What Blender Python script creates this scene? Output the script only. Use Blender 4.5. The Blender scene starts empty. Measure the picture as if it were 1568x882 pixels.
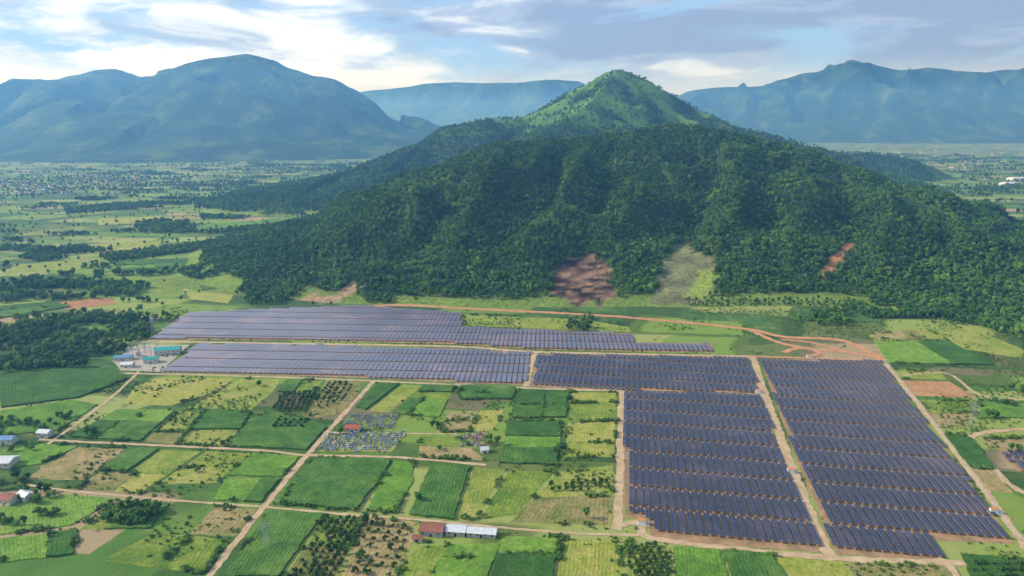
import bpy, math, random
import numpy as np
from mathutils import Vector, Matrix
random.seed(7); rng=np.random.default_rng(7)
scene=bpy.context.scene
scene.view_settings.view_transform='Standard'
scene.view_settings.look='None'; scene.view_settings.exposure=0; scene.view_settings.gamma=1

# ------------------------------------------------------------------ survey helpers
# ground positions are surveyed from the drone's bearing / depression angles
F=1060.0; CH=250.0; PITCH=math.radians(13.3); SP=math.sin(PITCH); CP=math.cos(PITCH)
def ray(px,py):
    u=(px-784)/F; v=(441-py)/F
    return np.array([u,CP+v*SP,-SP+v*CP])
def gp(px,py):
    d=ray(px,py); t=CH/(-d[2]); return (d[0]*t,d[1]*t)
def rp(px,py,Y):
    d=ray(px,py); t=Y/d[1]; return (d[0]*t,Y,CH+d[2]*t)
def G(l): return [gp(*p) for p in l]

def vnoise(x,y,seed=0):
    xi=np.floor(x).astype(np.int64); yi=np.floor(y).astype(np.int64)
    fx=x-xi; fy=y-yi; fx=fx*fx*(3-2*fx); fy=fy*fy*(3-2*fy)
    def h(a,b):
        n=(a*374761393+b*668265263+seed*1442695041)&0xffffffff
        n=((n^(n>>13))*1274126177)&0xffffffff
        n=n^(n>>16)
        return (n&0xffff)/65535.0
    return (h(xi,yi)*(1-fx)+h(xi+1,yi)*fx)*(1-fy)+(h(xi,yi+1)*(1-fx)+h(xi+1,yi+1)*fx)*fy
def fbm(x,y,o=4,seed=0):
    s=0;a=.5;t=0
    for i in range(o):
        s=s+a*vnoise(x*2**i,y*2**i,seed+i*17); t+=a; a*=.5
    return s/t

def ridge_height(x,y,nodes,drop=0,gul=(130,26),shear=.35,seed=0,power=1.2):
    """nodes: list (X,Y,Z,W)"""
    best=np.full(x.shape,-1e3); bs=np.zeros(x.shape); bd=np.ones(x.shape); S=0
    for a,b in zip(nodes[:-1],nodes[1:]):
        ax,ay,az,aw=a; bx,by,bz,bw=b
        dx,dy=bx-ax,by-ay; L=math.hypot(dx,dy)
        t=np.clip(((x-ax)*dx+(y-ay)*dy)/(L*L),0,1)
        d=np.hypot(x-ax-t*dx,y-ay-t*dy)
        z=az+(bz-az)*t-drop; w=aw+(bw-aw)*t
        q=np.clip(d/w,0,1)
        h=z*(1-q)**power
        m=h>best
        best=np.where(m,h,best); bs=np.where(m,S+t*L,bs); bd=np.where(m,q,bd)
        bs=np.where(m,bs+shear*d,bs)
        S+=L
    per,amp=gul
    warp=(fbm(x/220/(per/135),y/220/(per/135),3,seed+5)-.5)*per*.9
    ph=(bs+warp)/per
    # alternating spurs and gullies that run down from the crest
    tri=np.abs((ph%1.0)*2-1); tri=tri*(.65+.7*vnoise(np.floor(ph+.5),bd*0+1,seed+2))
    r2=1-np.abs(2*vnoise(ph*2.7+7,bd*1.8+1,seed+12)-1)
    bell=np.clip(bd*4.0,0,1)*np.clip((1-bd)*2.2,0,1)
    frac=np.clip(best/(amp*2.0),0,1)
    g=((tri-.55)*1.15+(r2-.5)*.6)*amp*bell*frac
    s6=60*per/135
    g=g+(fbm(x/s6,y/s6,3,seed+3)-.5)*amp*.5*frac*np.clip(bd*5,0.1,1)
    return np.where(best>.01,np.maximum(best+g,-1.5+best*.2)-1.5*np.clip(1-best/8,0,1),-3)

def RN(l): return [(*rp(a,b,c),w) for a,b,c,w in l]
FRONT=RN([(420,400,1220,250),(480,376,1260,280),(560,332,1330,340),(620,287,1400,430),(680,240,1460,520),
 (760,211,1530,600),(850,208,1570,640),(950,198,1600,670),(1030,184,1640,700),(1100,194,1630,700),(1200,212,1590,680),
 (1280,236,1530,640),(1350,262,1460,600),(1430,295,1380,540),(1500,320,1320,480),(1568,345,1270,430),(1700,400,1180,330)])
BACK=RN([(400,305,2250,350),(480,275,2350,450),(560,248,2500,600),(650,216,2700,750),(740,180,2800,850),(800,178,2850,900),(870,146,2900,950),
 (925,108,3000,1000),(945,103,3000,1000),(965,108,3000,1000),(1000,124,3000,1000),(1060,160,2950,900),(1120,190,2900,800),(1220,215,2800,600),(1300,236,2700,300)])
SPUR=RN([(945,104,2990,900),(905,150,2650,700),(850,195,2350,600),(790,225,2150,400)])
LOW=RN([(1270,232,3300,200),(1340,233,3300,260),(1400,243,3300,240),(1440,262,3300,120)])
SPURS=[]
for path in ([(690,245),(650,310),(612,380),(575,440)],[(800,225),(745,300),(700,380),(665,445)],[(900,215),(868,300),(820,380),(790,445)],[(1010,200),(975,300),(935,360),(962,430)],
    [(1120,205),(1132,300),(1152,380),(1150,450)],[(1220,225),(1242,300),(1222,380),(1215,450)],[(1330,262),(1362,330),(1345,400),(1318,450)],[(1430,300),(1480,360),(1490,430)],[(610,300),(560,360),(500,420)]):
    q=[]
    for px,py in path:
        Y=float(np.interp(py,[200,220,300,380,450],[1580,1520,1290,1130,1010])); q.append(rp(px,py,Y)[:2])
    SPURS.append(q)
def hillH(x,y):
    x=np.asarray(x,float); y=np.asarray(y,float)
    h=ridge_height(x,y,FRONT,drop=8,gul=(120,30),shear=.5,seed=1,power=1.25)
    wx=x+(fbm(x/90,y/90,3,61)-.5)*70; wy=y+(fbm(x/90,y/90,3,67)-.5)*60
    add=np.zeros(x.shape)
    for q in SPURS:
        dm=np.full(x.shape,1e9); n=len(q)-1; tt=np.zeros(x.shape)
        for i,(a,b) in enumerate(zip(q[:-1],q[1:])):
            dx,dy=b[0]-a[0],b[1]-a[1]; t=np.clip(((wx-a[0])*dx+(wy-a[1])*dy)/(dx*dx+dy*dy),0,1)
            d=np.hypot(wx-a[0]-t*dx,wy-a[1]-t*dy); m=d<dm; dm=np.where(m,d,dm); tt=np.where(m,(i+t)/n,tt)
        A=50*np.clip(tt*3.5,0,1)*np.clip((1.02-tt)*2.2,0,1)
        add=np.maximum(add,A*np.exp(-dm/62.0))
    h=np.where(h>0,h+(add-13*np.clip(h/60,0,1)*np.clip((250-h)/80,0,1))*np.clip(h/25,0,1),h)
    h=np.maximum(h,ridge_height(x,y,BACK,drop=8,gul=(300,85),shear=.2,seed=31,power=1.5))
    h=np.maximum(h,ridge_height(x,y,SPUR,drop=8,gul=(240,50),shear=.1,seed=41))
    h=np.maximum(h,ridge_height(x,y,LOW,drop=5,gul=(150,10),shear=.1,seed=51))
    return h
def hz(x,y): return float(max(0,hillH(np.array([x]),np.array([y]))[0]))
def hit(px,py):
    d=ray(px,py); t=np.arange(300,6500,4.0)
    X=d[0]*t;Y=d[1]*t;Z=CH+d[2]*t
    h=np.maximum(hillH(X,Y),0); k=np.argmax(Z<h)
    return (X[k],Y[k])
def inpoly(x,y,poly):
    x=np.asarray(x);y=np.asarray(y);c=np.zeros(x.shape,bool);n=len(poly)
    for i in range(n):
        x1,y1=poly[i];x2,y2=poly[i-1]
        if y1==y2: continue
        c^=((y1>y)!=(y2>y))&(x<(x2-x1)*(y-y1)/(y2-y1)+x1)
    return c

# ------------------------------------------------------------------ node helpers
def newmat(name):
    m=bpy.data.materials.new(name); m.use_nodes=True; nt=m.node_tree
    b=nt.nodes['Principled BSDF']; b.inputs['Roughness'].default_value=.85
    b.inputs['Specular IOR Level'].default_value=.2
    return m,nt,b
def N(nt,t,**k):
    n=nt.nodes.new(t)
    for a,v in k.items(): setattr(n,a,v)
    return n
def inp(nt,sock,v):
    if isinstance(v,bpy.types.NodeSocket): nt.links.new(v,sock)
    elif isinstance(v,(tuple,list)) and len(v)==3 and sock.type=='RGBA': sock.default_value=(*v,1)
    else: sock.default_value=v
def math_(nt,op,a,b=0.0,c=None):
    n=N(nt,'ShaderNodeMath',operation=op); inp(nt,n.inputs[0],a); inp(nt,n.inputs[1],b)
    if c is not None: inp(nt,n.inputs[2],c)
    return n.outputs[0]
def mix(nt,f,a,b,bt='MIX'):
    n=N(nt,'ShaderNodeMix',data_type='RGBA',blend_type=bt); inp(nt,n.inputs[0],f); inp(nt,n.inputs[6],a); inp(nt,n.inputs[7],b)
    return n.outputs[2]
def ramp(nt,f,stops,interp='LINEAR'):
    n=N(nt,'ShaderNodeValToRGB'); cr=n.color_ramp; cr.interpolation=interp
    while len(cr.elements)<len(stops): cr.elements.new(.5)
    for e,(p,c) in zip(cr.elements,stops):
        e.position=p; e.color=(*c,1) if len(c)==3 else c
    nt.links.new(f,n.inputs[0]); return n.outputs[0]
def noise(nt,vec,scale,detail=4,rough=.55,dist=0):
    n=N(nt,'ShaderNodeTexNoise'); n.inputs['Scale'].default_value=scale; n.inputs['Detail'].default_value=detail
    n.inputs['Roughness'].default_value=rough; n.inputs['Distortion'].default_value=dist
    if vec is not None: nt.links.new(vec,n.inputs['Vector'])
    return n.outputs['Fac']
def maprange(nt,v,a,b,c=0,d=1):
    n=N(nt,'ShaderNodeMapRange',interpolation_type='SMOOTHSTEP'); nt.links.new(v,n.inputs[0])
    for i,q in enumerate((a,b,c,d)): n.inputs[i+1].default_value=q
    return n.outputs[0]
def posn(nt): return N(nt,'ShaderNodeNewGeometry').outputs['Position']
def mapping(nt,v,rot=0,scale=(1,1,1)):
    n=N(nt,'ShaderNodeMapping'); nt.links.new(v,n.inputs[0]); n.inputs['Rotation'].default_value=(0,0,rot); n.inputs['Scale'].default_value=scale
    return n.outputs[0]
def bump(nt,b,h,dist,strength=1):
    n=N(nt,'ShaderNodeBump'); n.inputs['Distance'].default_value=dist; n.inputs['Strength'].default_value=strength
    nt.links.new(h,n.inputs['Height']); nt.links.new(n.outputs[0],b.inputs['Normal'])

# ------------------------------------------------------------------ materials
def simple(name,c,rough=.8,var=.25,scale=.5,metal=0):
    m,nt,b=newmat(name); p=posn(nt); f=noise(nt,p,scale,5)
    c2=tuple(x*(1-var) for x in c); c1=tuple(min(1,x*(1+var)) for x in c)
    nt.links.new(ramp(nt,f,[(.3,c2),(.7,c1)]),b.inputs['Base Color']); b.inputs['Roughness'].default_value=rough
    b.inputs['Metallic'].default_value=metal
    return m
def ground_mat():
    m,nt,b=newmat('farmland'); p=posn(nt)
    mp=mapping(nt,p,math.radians(12),(1/140,1/70,1))
    v=N(nt,'ShaderNodeTexVoronoi',distance='CHEBYCHEV'); v.inputs['Scale'].default_value=1; v.inputs['Randomness'].default_value=.8
    w=N(nt,'ShaderNodeVectorMath',operation='ADD'); nt.links.new(mp,w.inputs[0])
    nn=N(nt,'ShaderNodeTexNoise'); nn.inputs['Scale'].default_value=.012; nt.links.new(p,nn.inputs['Vector'])
    sc=N(nt,'ShaderNodeVectorMath',operation='SCALE'); nt.links.new(nn.outputs['Color'],sc.inputs[0]); sc.inputs['Scale'].default_value=.25
    nt.links.new(sc.outputs[0],w.inputs[1]); nt.links.new(w.outputs[0],v.inputs['Vector'])
    sep=N(nt,'ShaderNodeSeparateColor'); nt.links.new(v.outputs['Color'],sep.inputs[0])
    col=ramp(nt,sep.outputs[0],[(0,(.06,.14,.03)),(.15,(.2,.31,.05)),(.32,(.1,.22,.035)),(.45,(.29,.36,.08)),(.58,(.07,.16,.03)),(.7,(.33,.37,.11)),(.84,(.15,.27,.045)),(.92,(.42,.31,.18))],'CONSTANT')
    n1=noise(nt,p,.006,6,.6); n2=noise(nt,p,.06,6,.65); n3=noise(nt,p,.9,4,.7)
    col=mix(nt,maprange(nt,n1,.52,.7),col,(.1,.2,.035))
    col=mix(nt,math_(nt,'MULTIPLY',maprange(nt,n2,.5,.72),.7),col,(.28,.3,.08))
    col=mix(nt,math_(nt,'MULTIPLY',maprange(nt,n2,.44,.28),.85),col,(.045,.1,.022))
    edge=maprange(nt,v.outputs['Distance'],.44,.52)
    col=mix(nt,math_(nt,'MULTIPLY',edge,.6),col,(.04,.08,.02))
    col=mix(nt,.6,col,ramp(nt,n3,[(.3,(.4,.4,.4)),(.7,(1.15,1.15,1.1))]),'MULTIPLY')
    nt.links.new(col,b.inputs['Base Color']); b.inputs['Roughness'].default_value=1
    bump(nt,b,n3,1.2,.6)
    return m
M_ground=ground_mat()
def hill_mat():
    m,nt,b=newmat('hill_ground'); p=posn(nt)
    a=N(nt,'ShaderNodeVertexColor',layer_name='tcol').outputs[0]
    n=noise(nt,p,.15,6,.65); n2=noise(nt,p,.6,4,.7)
    col=mix(nt,.8,a,ramp(nt,n,[(.3,(.45,.45,.4)),(.7,(1.4,1.4,1.2))]),'MULTIPLY')
    col=mix(nt,.5,col,ramp(nt,n2,[(.3,(.4,.4,.4)),(.7,(1.3,1.3,1.3))]),'MULTIPLY')
    nt.links.new(col,b.inputs['Base Color']); b.inputs['Roughness'].default_value=1
    bump(nt,b,n,5,.9); return m
def mountain_mat():
    m,nt,b=newmat('far_forest'); p=posn(nt)
    n=noise(nt,p,.0035,8,.6); n2=noise(nt,p,.02,6,.7)
    col=ramp(nt,n,[(.35,(.015,.05,.025)),(.52,(.035,.1,.035)),(.68,(.14,.22,.06))])
    col=mix(nt,.7,col,ramp(nt,n2,[(.3,(.3,.3,.3)),(.7,(1.3,1.3,1.2))]),'MULTIPLY')
    nt.links.new(col,b.inputs['Base Color']); b.inputs['Roughness'].default_value=1
    bump(nt,b,n2,70,1); return m
def crop_mat(name,c1,c2,c3,row=2.4,rowc=.5,patch=.05,amt=.6):
    m,nt,b=newmat(name); p=posn(nt)
    uv=N(nt,'ShaderNodeUVMap').outputs[0]; s=N(nt,'ShaderNodeSeparateXYZ'); nt.links.new(uv,s.inputs[0])
    wn=noise(nt,p,.08,3)
    x=math_(nt,'ADD',s.outputs[1],math_(nt,'MULTIPLY',wn,3.0))
    r=math_(nt,'SINE',math_(nt,'MULTIPLY',x,2*math.pi/row)); r=math_(nt,'MULTIPLY_ADD',r,.5,.5)
    brk=maprange(nt,noise(nt,p,.11,3,.6),.35,.6)
    r=math_(nt,'MULTIPLY',r,brk)
    info=N(nt,'ShaderNodeObjectInfo').outputs['Random']
    n=noise(nt,p,patch,7,.68); n2=noise(nt,p,.7,4,.75); n5=noise(nt,p,.25,5,.7)
    nn=math_(nt,'ADD',n,math_(nt,'MULTIPLY_ADD',info,.24,-.12))
    col=ramp(nt,nn,[(.32,c1),(.5,c2),(.68,c3)])
    col=mix(nt,math_(nt,'MULTIPLY',r,rowc),col,tuple(v*.4 for v in c1))
    col=mix(nt,amt,col,ramp(nt,n2,[(.28,(.35,.37,.33)),(.72,(1.35,1.3,1.1))]),'MULTIPLY')
    col=mix(nt,.65,col,ramp(nt,n5,[(.3,(.42,.48,.42)),(.7,(1.4,1.3,1.1))]),'MULTIPLY')
    nt.links.new(col,b.inputs['Base Color']); b.inputs['Roughness'].default_value=1
    bump(nt,b,math_(nt,'ADD',math_(nt,'MULTIPLY',r,-.2),n2),1.2,.8)
    return m
CM={'corn':crop_mat('sugarcane',(.045,.13,.028),(.07,.18,.035),(.13,.25,.055),2.6,.3),
 'bright':crop_mat('young_crop',(.1,.23,.035),(.16,.32,.045),(.24,.39,.075),2.2,.2),
 'grass':crop_mat('rough_grass',(.12,.22,.035),(.24,.32,.055),(.38,.39,.11),3,.05,.045),
 'dry':crop_mat('fallow',(.18,.22,.06),(.34,.29,.13),(.48,.36,.21),3,.2,.04),
 'soil':crop_mat('bare_soil',(.38,.18,.1),(.48,.25,.14),(.54,.33,.19),3,.1),
 'yellow':crop_mat('ripening_crop',(.2,.28,.05),(.32,.37,.07),(.45,.42,.13),2.4,.15,.05)}
def road_mat(name,c1,c2):
    m,nt,b=newmat(name); p=posn(nt); n=noise(nt,p,.12,6,.65); n2=noise(nt,p,1.5,3,.7)
    col=ramp(nt,n,[(.3,c1),(.7,c2)]); col=mix(nt,.5,col,ramp(nt,n2,[(.3,(.6,.62,.55)),(.7,(1.1,1.1,1.1))]),'MULTIPLY')
    nt.links.new(col,b.inputs['Base Color']); b.inputs['Roughness'].default_value=1; return m
M_dirt=road_mat('dirt',(.36,.25,.14),(.6,.44,.28)); M_red=road_mat('red_dirt',(.42,.17,.075),(.6,.33,.18))
M_farmsoil=road_mat('solar_farm_soil',(.17,.13,.07),(.48,.28,.16))
def leafmat(name,stops,trans=.15):
    m,nt,b=newmat(name); info=N(nt,'ShaderNodeObjectInfo').outputs['Random']; p=posn(nt)
    n=noise(nt,p,.012,5,.65); f=math_(nt,'ADD',math_(nt,'MULTIPLY',info,.42),math_(nt,'MULTIPLY_ADD',n,1.3,-.33))
    col=ramp(nt,f,stops); n2=noise(nt,p,.9,3)
    col=mix(nt,.6,col,ramp(nt,n2,[(.3,(.5,.55,.5)),(.7,(1.35,1.3,1.1))]),'MULTIPLY')
    nt.links.new(col,b.inputs['Base Color']); b.inputs['Roughness'].default_value=.7
    b.inputs['Specular IOR Level'].default_value=.25
    tr=N(nt,'ShaderNodeBsdfTranslucent'); nt.links.new(col,tr.inputs[0])
    mx=N(nt,'ShaderNodeMixShader'); mx.inputs[0].default_value=trans; out=nt.nodes['Material Output']
    nt.links.new(b.outputs[0],mx.inputs[1]); nt.links.new(tr.outputs[0],mx.inputs[2]); nt.links.new(mx.outputs[0],out.inputs[0])
    return m
M_leaf=leafmat('foliage',[(.15,(.035,.1,.025)),(.42,(.065,.17,.034)),(.65,(.11,.25,.042)),(.88,(.22,.37,.065))])
M_leafd=leafmat('dark_foliage',[(.2,(.03,.08,.02)),(.5,(.05,.12,.03)),(.85,(.08,.17,.035))])
M_bush=leafmat('shrub_foliage',[(.2,(.06,.14,.03)),(.5,(.12,.24,.04)),(.85,(.24,.33,.07))])
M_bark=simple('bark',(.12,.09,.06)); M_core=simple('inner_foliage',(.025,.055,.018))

# ------------------------------------------------------------------ mesh builder
class MB:
    def __init__(s): s.v=[];s.f=[];s.m=[];s.uv=[]
    def quad(s,p,mat=0,uv=None):
        k=len(s.v); s.v+= [tuple(q) for q in p]; s.f.append(tuple(range(k,k+len(p)))); s.m.append(mat); s.uv.append(uv)
    def box(s,c,size,rot=0,mat=0,basis=None,top_uv=None,topmat=None):
        hx,hy,hz_=[q/2 for q in size]; k=len(s.v)
        if basis is None:
            cr,sr=math.cos(rot),math.sin(rot); ex=(cr,sr,0);ey=(-sr,cr,0);ez=(0,0,1)
        else: ex,ey,ez=basis
        for a,b_,d in [(-1,-1,-1),(1,-1,-1),(1,1,-1),(-1,1,-1),(-1,-1,1),(1,-1,1),(1,1,1),(-1,1,1)]:
            s.v.append(tuple(c[i]+ex[i]*a*hx+ey[i]*b_*hy+ez[i]*d*hz_ for i in range(3)))
        for j,fc in enumerate([(4,5,6,7),(3,2,1,0),(0,1,5,4),(1,2,6,5),(2,3,7,6),(3,0,4,7)]):
            s.f.append(tuple(k+q for q in fc)); s.m.append(topmat if (j==0 and topmat is not None) else mat); s.uv.append(top_uv if j==0 else None)
    def beam(s,a,b,t,mat=0):
        a=Vector(a);b=Vector(b);d=b-a;L=d.length
        if L<1e-4: return
        ez=d/L; up=Vector((0,0,1)) if abs(ez.z)<.9 else Vector((1,0,0)); ex=up.cross(ez).normalized(); ey=ez.cross(ex)
        s.box((a+b)/2,(t,t,L),0,mat,(ex,ey,ez))
    def build(s,name,mats,parent=None,loc=None,coll=None,uv=False,smooth=False):
        me=bpy.data.meshes.new(name); me.from_pydata(s.v,[],s.f); 
        for m in mats: me.materials.append(m)
        me.polygons.foreach_set('material_index',s.m)
        if uv:
            L=me.uv_layers.new(name='UVMap'); arr=[]
            for f,u in zip(s.f,s.uv):
                if u is None: arr+= [0.0,0.0]*len(f)
                else:
                    for q in u: arr+=[q[0],q[1]]
            L.data.foreach_set('uv',arr)
        if smooth: me.polygons.foreach_set('use_smooth',[True]*len(s.f))
        me.update(); o=bpy.data.objects.new(name,me)
        (coll or scene.collection).objects.link(o)
        if parent: o.parent=parent
        if loc: o.location=loc
        return o
def empty(name,loc=(0,0,0),rot=0):
    e=bpy.data.objects.new(name,None); scene.collection.objects.link(e); e.location=loc; e.rotation_euler=(0,0,rot); e.empty_display_size=1; return e

def ccw(p):
    a=sum(p[i-1][0]*p[i][1]-p[i][0]*p[i-1][1] for i in range(len(p)))
    return p if a>0 else p[::-1]
def area(p): return abs(sum(p[i-1][0]*p[i][1]-p[i][0]*p[i-1][1] for i in range(len(p))))/2
def parcel(name,pts,mat,z=.05,h=0,shrink=.985,rough_edge=True):
    p=ccw(list(pts)); cx=sum(q[0] for q in p)/len(p); cy=sum(q[1] for q in p)/len(p)
    p=[(cx+(x-cx)*shrink,cy+(y-cy)*shrink) for x,y in p]
    e=max(range(len(p)),key=lambda i:math.dist(p[i],p[i-1])); dx=p[e][0]-p[e-1][0];dy=p[e][1]-p[e-1][1];L=math.hypot(dx,dy);dx/=L;dy/=L
    q=[]
    for i in range(len(p)):
        a=p[i-1];b=p[i];n=max(1,int(math.dist(a,b)/3))
        for k in range(n):
            t=k/n; j=.7 if rough_edge else 0
            q.append((a[0]+(b[0]-a[0])*t+random.uniform(-j,j),a[1]+(b[1]-a[1])*t+random.uniform(-j,j)))
    mb=MB(); top=[(x,y,z+h) for x,y in q]; mb.quad(top,0,[(x*dx+y*dy,-x*dy+y*dx) for x,y in q])
    if h>0:
        for i in range(len(q)):
            a=q[i-1];b=q[i]; mb.quad([(a[0],a[1],0),(b[0],b[1],0),(b[0],b[1],z+h),(a[0],a[1],z+h)],0,[(0,0)]*4)
    return mb.build(name,[mat],uv=True)

# ------------------------------------------------------------------ ground, hill, mountains
mb=MB(); mb.quad([(-60000,-4000,0),(60000,-4000,0),(60000,60000,0),(-60000,60000,0)]); mb.build('ground',[M_ground])

def grid_mesh(name,xs,ys,fn,mat,colfn=None):
    X,Y=np.meshgrid(xs,ys); Z=fn(X,Y); nx,ny=len(xs),len(ys)
    v=np.stack([X,Y,Z],-1).reshape(-1,3)
    i=np.arange(ny-1)[:,None]*nx+np.arange(nx-1)[None,:]
    f=np.stack([i,i+1,i+nx+1,i+nx],-1).reshape(-1,4)
    keep=(v[f][:,:,2].max(1)>-1.4); f=f[keep]
    used=np.unique(f); remap=np.zeros(len(v),int); remap[used]=np.arange(len(used)); v=v[used]; f=remap[f]
    me=bpy.data.meshes.new(name); me.vertices.add(len(v)); me.vertices.foreach_set('co',v.ravel())
    me.loops.add(f.size); me.loops.foreach_set('vertex_index',f.ravel()); me.polygons.add(len(f))
    me.polygons.foreach_set('loop_start',np.arange(len(f))*4); me.polygons.foreach_set('loop_total',np.full(len(f),4))
    me.polygons.foreach_set('use_smooth',np.ones(len(f),bool)); me.update(calc_edges=True); me.validate()
    me.materials.append(mat)
    if colfn is not None:
        c=colfn(v[:,0],v[:,1],v[:,2]); a=me.color_attributes.new('tcol','FLOAT_COLOR','POINT'); a.data.foreach_set('color',np.concatenate([c,np.ones((len(c),1))],1).ravel().astype(np.float32))
    o=bpy.data.objects.new(name,me); scene.collection.objects.link(o); return o
def hc(px,py,ym=1190):
    x,y=hit(px,py)
    return (x,y) if y<ym else (x*ym/y,ym)
SCAR=[hc(*p) for p in [(843,432),(848,408),(866,400),(890,392),(908,391),(925,405),(940,410),(934,430),(944,448),(925,462),(920,472),(905,462),(880,471),(862,456),(845,458)]]
CLEAR=[hc(*p) for p in [(1000,466),(1005,425),(1030,385),(1052,358),(1066,388),(1095,396),(1098,432),(1085,464),(1040,470)]]
REDS=[hc(*p) for p in [(1250,433),(1254,414),(1300,374),(1310,380),(1278,415),(1262,436)]]
CUT=[hc(*p) for p in [(430,466),(478,448),(505,455),(545,431),(552,437),(515,464),(470,472)]]
CLEAR2=[hc(*p) for p in [(1055,455),(1068,418),(1096,412),(1094,435),(1080,456)]]
def wob(x,y,a=24):
    return x+(fbm(x/16,y/16,3,71)-.5)*a, y+(fbm(x/16,y/16,3,77)-.5)*a
def hillcol(x,y,z):
    c=np.tile(np.array([.045,.09,.025]),(len(x),1))
    n=fbm(x/90,y/90,4,88)
    g=np.clip((14-z)/8,0,1)[:,None]; c=c*(1-g)+np.array([.2,.29,.055])*g*(.6+.8*n[:,None])
    pk=((y>2400)&(z>210)); w=np.clip((n-.3)*3,0,1)[:,None]*pk[:,None]*.9; c=c*(1-w)+np.array([.13,.27,.04])*w
    wx,wy=wob(x,y)
    n4=fbm(x/20,y/20,3,91)[:,None]
    m=inpoly(wx,wy,CLEAR)[:,None]; c=np.where(m,np.array([.2,.21,.1])*(.4+1.2*n4),c); c[inpoly(wx,wy,CLEAR2)]=(.3,.38,.08)
    s=inpoly(wx,wy,SCAR); nn=fbm(x/14,y/8,4,3)[:,None]; c=np.where(s[:,None],np.array([.26,.16,.11])*np.clip((nn-.3)*3.2,.08,1.7),c)
    c[inpoly(wx,wy,REDS)]=(.45,.21,.11); c[inpoly(wx,wy,CUT)]=(.4,.27,.17)
    return c
grid_mesh('forested_hill',np.arange(-1100,2000,8.0),np.arange(840,4200,8.0),hillH,hill_mat(),hillcol)
M_mt=mountain_mat()
def mountain(name,nodes,step,gul,seed,pad,power=1.3):
    nd=RN(nodes); xs=[n[0] for n in nd]; ys=[n[1] for n in nd]; W=max(n[3] for n in nd)
    return grid_mesh(name,np.arange(min(xs)-W,max(xs)+W,step),np.arange(min(ys)-W,max(ys)+W*.6,step),
        lambda x,y: ridge_height(x,y,nd,gul=gul,seed=seed,shear=.35,power=power)*1.0,M_mt)
mountain('mountain',[(-500,170,8500,2500),(-200,160,8200,2500),(0,141,8000,2600),(40,128,7900,2600),(100,122,7900,2600),(150,106,7800,2700),(175,104,7800,2700),(215,117,7700,2700),(240,116,7600,2700),(290,96,7500,2700),(335,86,7500,2800),(378,82,7500,2800),(420,91,7500,2600),(455,112,7500,2400),(490,146,7400,2100),(530,160,7300,1700),(600,174,7200,1300),(650,180,7100,1000),(685,200,7000,500)],38,(560,430),101,0)
mountain('mountain',[(420,175,19000,3000),(500,146,19000,4000),(560,138,19000,4000),(600,133,19000,4000),(650,126,19000,4000),(700,122,19000,4000),(760,126,19000,4000),(820,121,19000,4000),(880,122,19000,4000),(900,130,19000,4000),(1000,140,19000,4000),(1100,150,19000,4000)],170,(1500,500),111,0)
mountain('mountain',[(1000,165,12500,1500),(1050,140,12500,2200),(1090,134,12500,2400),(1160,132,12500,2500),(1200,120,12400,2600),(1240,108,12400,2700),(1300,99,12300,2800),(1330,95,12300,2800),(1380,109,12300,2700),(1420,101,12300,2700),(1460,108,12300,2600),(1520,125,12200,2600),(1568,136,12200,2500),(1700,150,12000,2500),(1900,160,12000,2500)],75,(850,560),121,0)
mountain('mountain',[(1440,125,18000,3500),(1490,110,18000,4000),(1568,104,18000,4000),(1700,95,18000,4000),(2000,120,18000,4000)],170,(1500,500),131,0)

# ------------------------------------------------------------------ roads
ROADS=[]
def road(name,pts,w,mat,z=.16,hillside=False):
    P=[(hit(*p) if hillside else gp(*p)) for p in pts]
    ROADS.append((P,w))
    Q=[]
    for i in range(len(P)-1):
        p0=P[max(i-1,0)];p1=P[i];p2=P[i+1];p3=P[min(i+2,len(P)-1)]
        n=max(2,int(math.dist(p1,p2)/4))
        for k in range(n):
            t=k/n
            Q.append(tuple(.5*((2*p1[c])+(-p0[c]+p2[c])*t+(2*p0[c]-5*p1[c]+4*p2[c]-p3[c])*t*t+(-p0[c]+3*p1[c]-3*p2[c]+p3[c])*t**3) for c in (0,1)))
    Q.append(P[-1]); mbr=MB(); L=[];R=[]
    for i,q in enumerate(Q):
        a=Q[max(i-1,0)];b=Q[min(i+1,len(Q)-1)];dx,dy=b[0]-a[0],b[1]-a[1];l=math.hypot(dx,dy) or 1
        wa=w/2*random.uniform(.75,1.3); wb=w/2*random.uniform(.75,1.3)
        for lst,s,ww in ((L,1,wa),(R,-1,wb)):
            x=q[0]-dy/l*ww*s;y=q[1]+dx/l*ww*s; lst.append((x,y,hz(x,y)+z))
    for i in range(len(Q)-1): mbr.quad([R[i],R[i+1],L[i+1],L[i]])
    return mbr.build(name,[mat])
road('dirt_road',[(300,905),(320,882),(405,775),(470,697),(530,630),(572,584)],4.6,M_dirt)
road('dirt_road',[(60,673),(130,677),(200,680),(400,690),(468,697),(600,700),(700,708),(745,712)],3.2,M_dirt,.17)
road('dirt_road',[(40,742),(110,752),(250,765),(400,776),(520,787),(640,796),(850,815),(990,820)],2.4,M_dirt,.18)
road('dirt_road',[(190,572),(250,573),(400,577),(560,583),(800,594),(952,599)],4,M_dirt,.19)
road('dirt_road',[(215,524),(300,524),(490,527),(700,531),(820,539),(1000,543),(1150,546)],6,M_dirt,.2)
road('dirt_road',[(818,540),(812,565),(806,592)],6,M_dirt,.21)
road('hillside_road',[(440,474),(545,470),(620,468),(740,474),(900,482),(1050,494),(1150,505),(1200,516),(1290,522),(1352,552)],9,M_red,.3)
road('dirt_road',[(1153,546),(1170,600),(1190,655),(1212,715),(1240,785),(1270,852)],7,M_dirt,.22)
road('dirt_road',[(953,598),(951,650),(949,720),(946,790),(944,812)],6,M_dirt,.23)
road('dirt_road',[(944,806),(985,800),(990,822),(1100,838),(1280,855),(1450,862),(1568,868)],5,M_dirt,.24)
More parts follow.
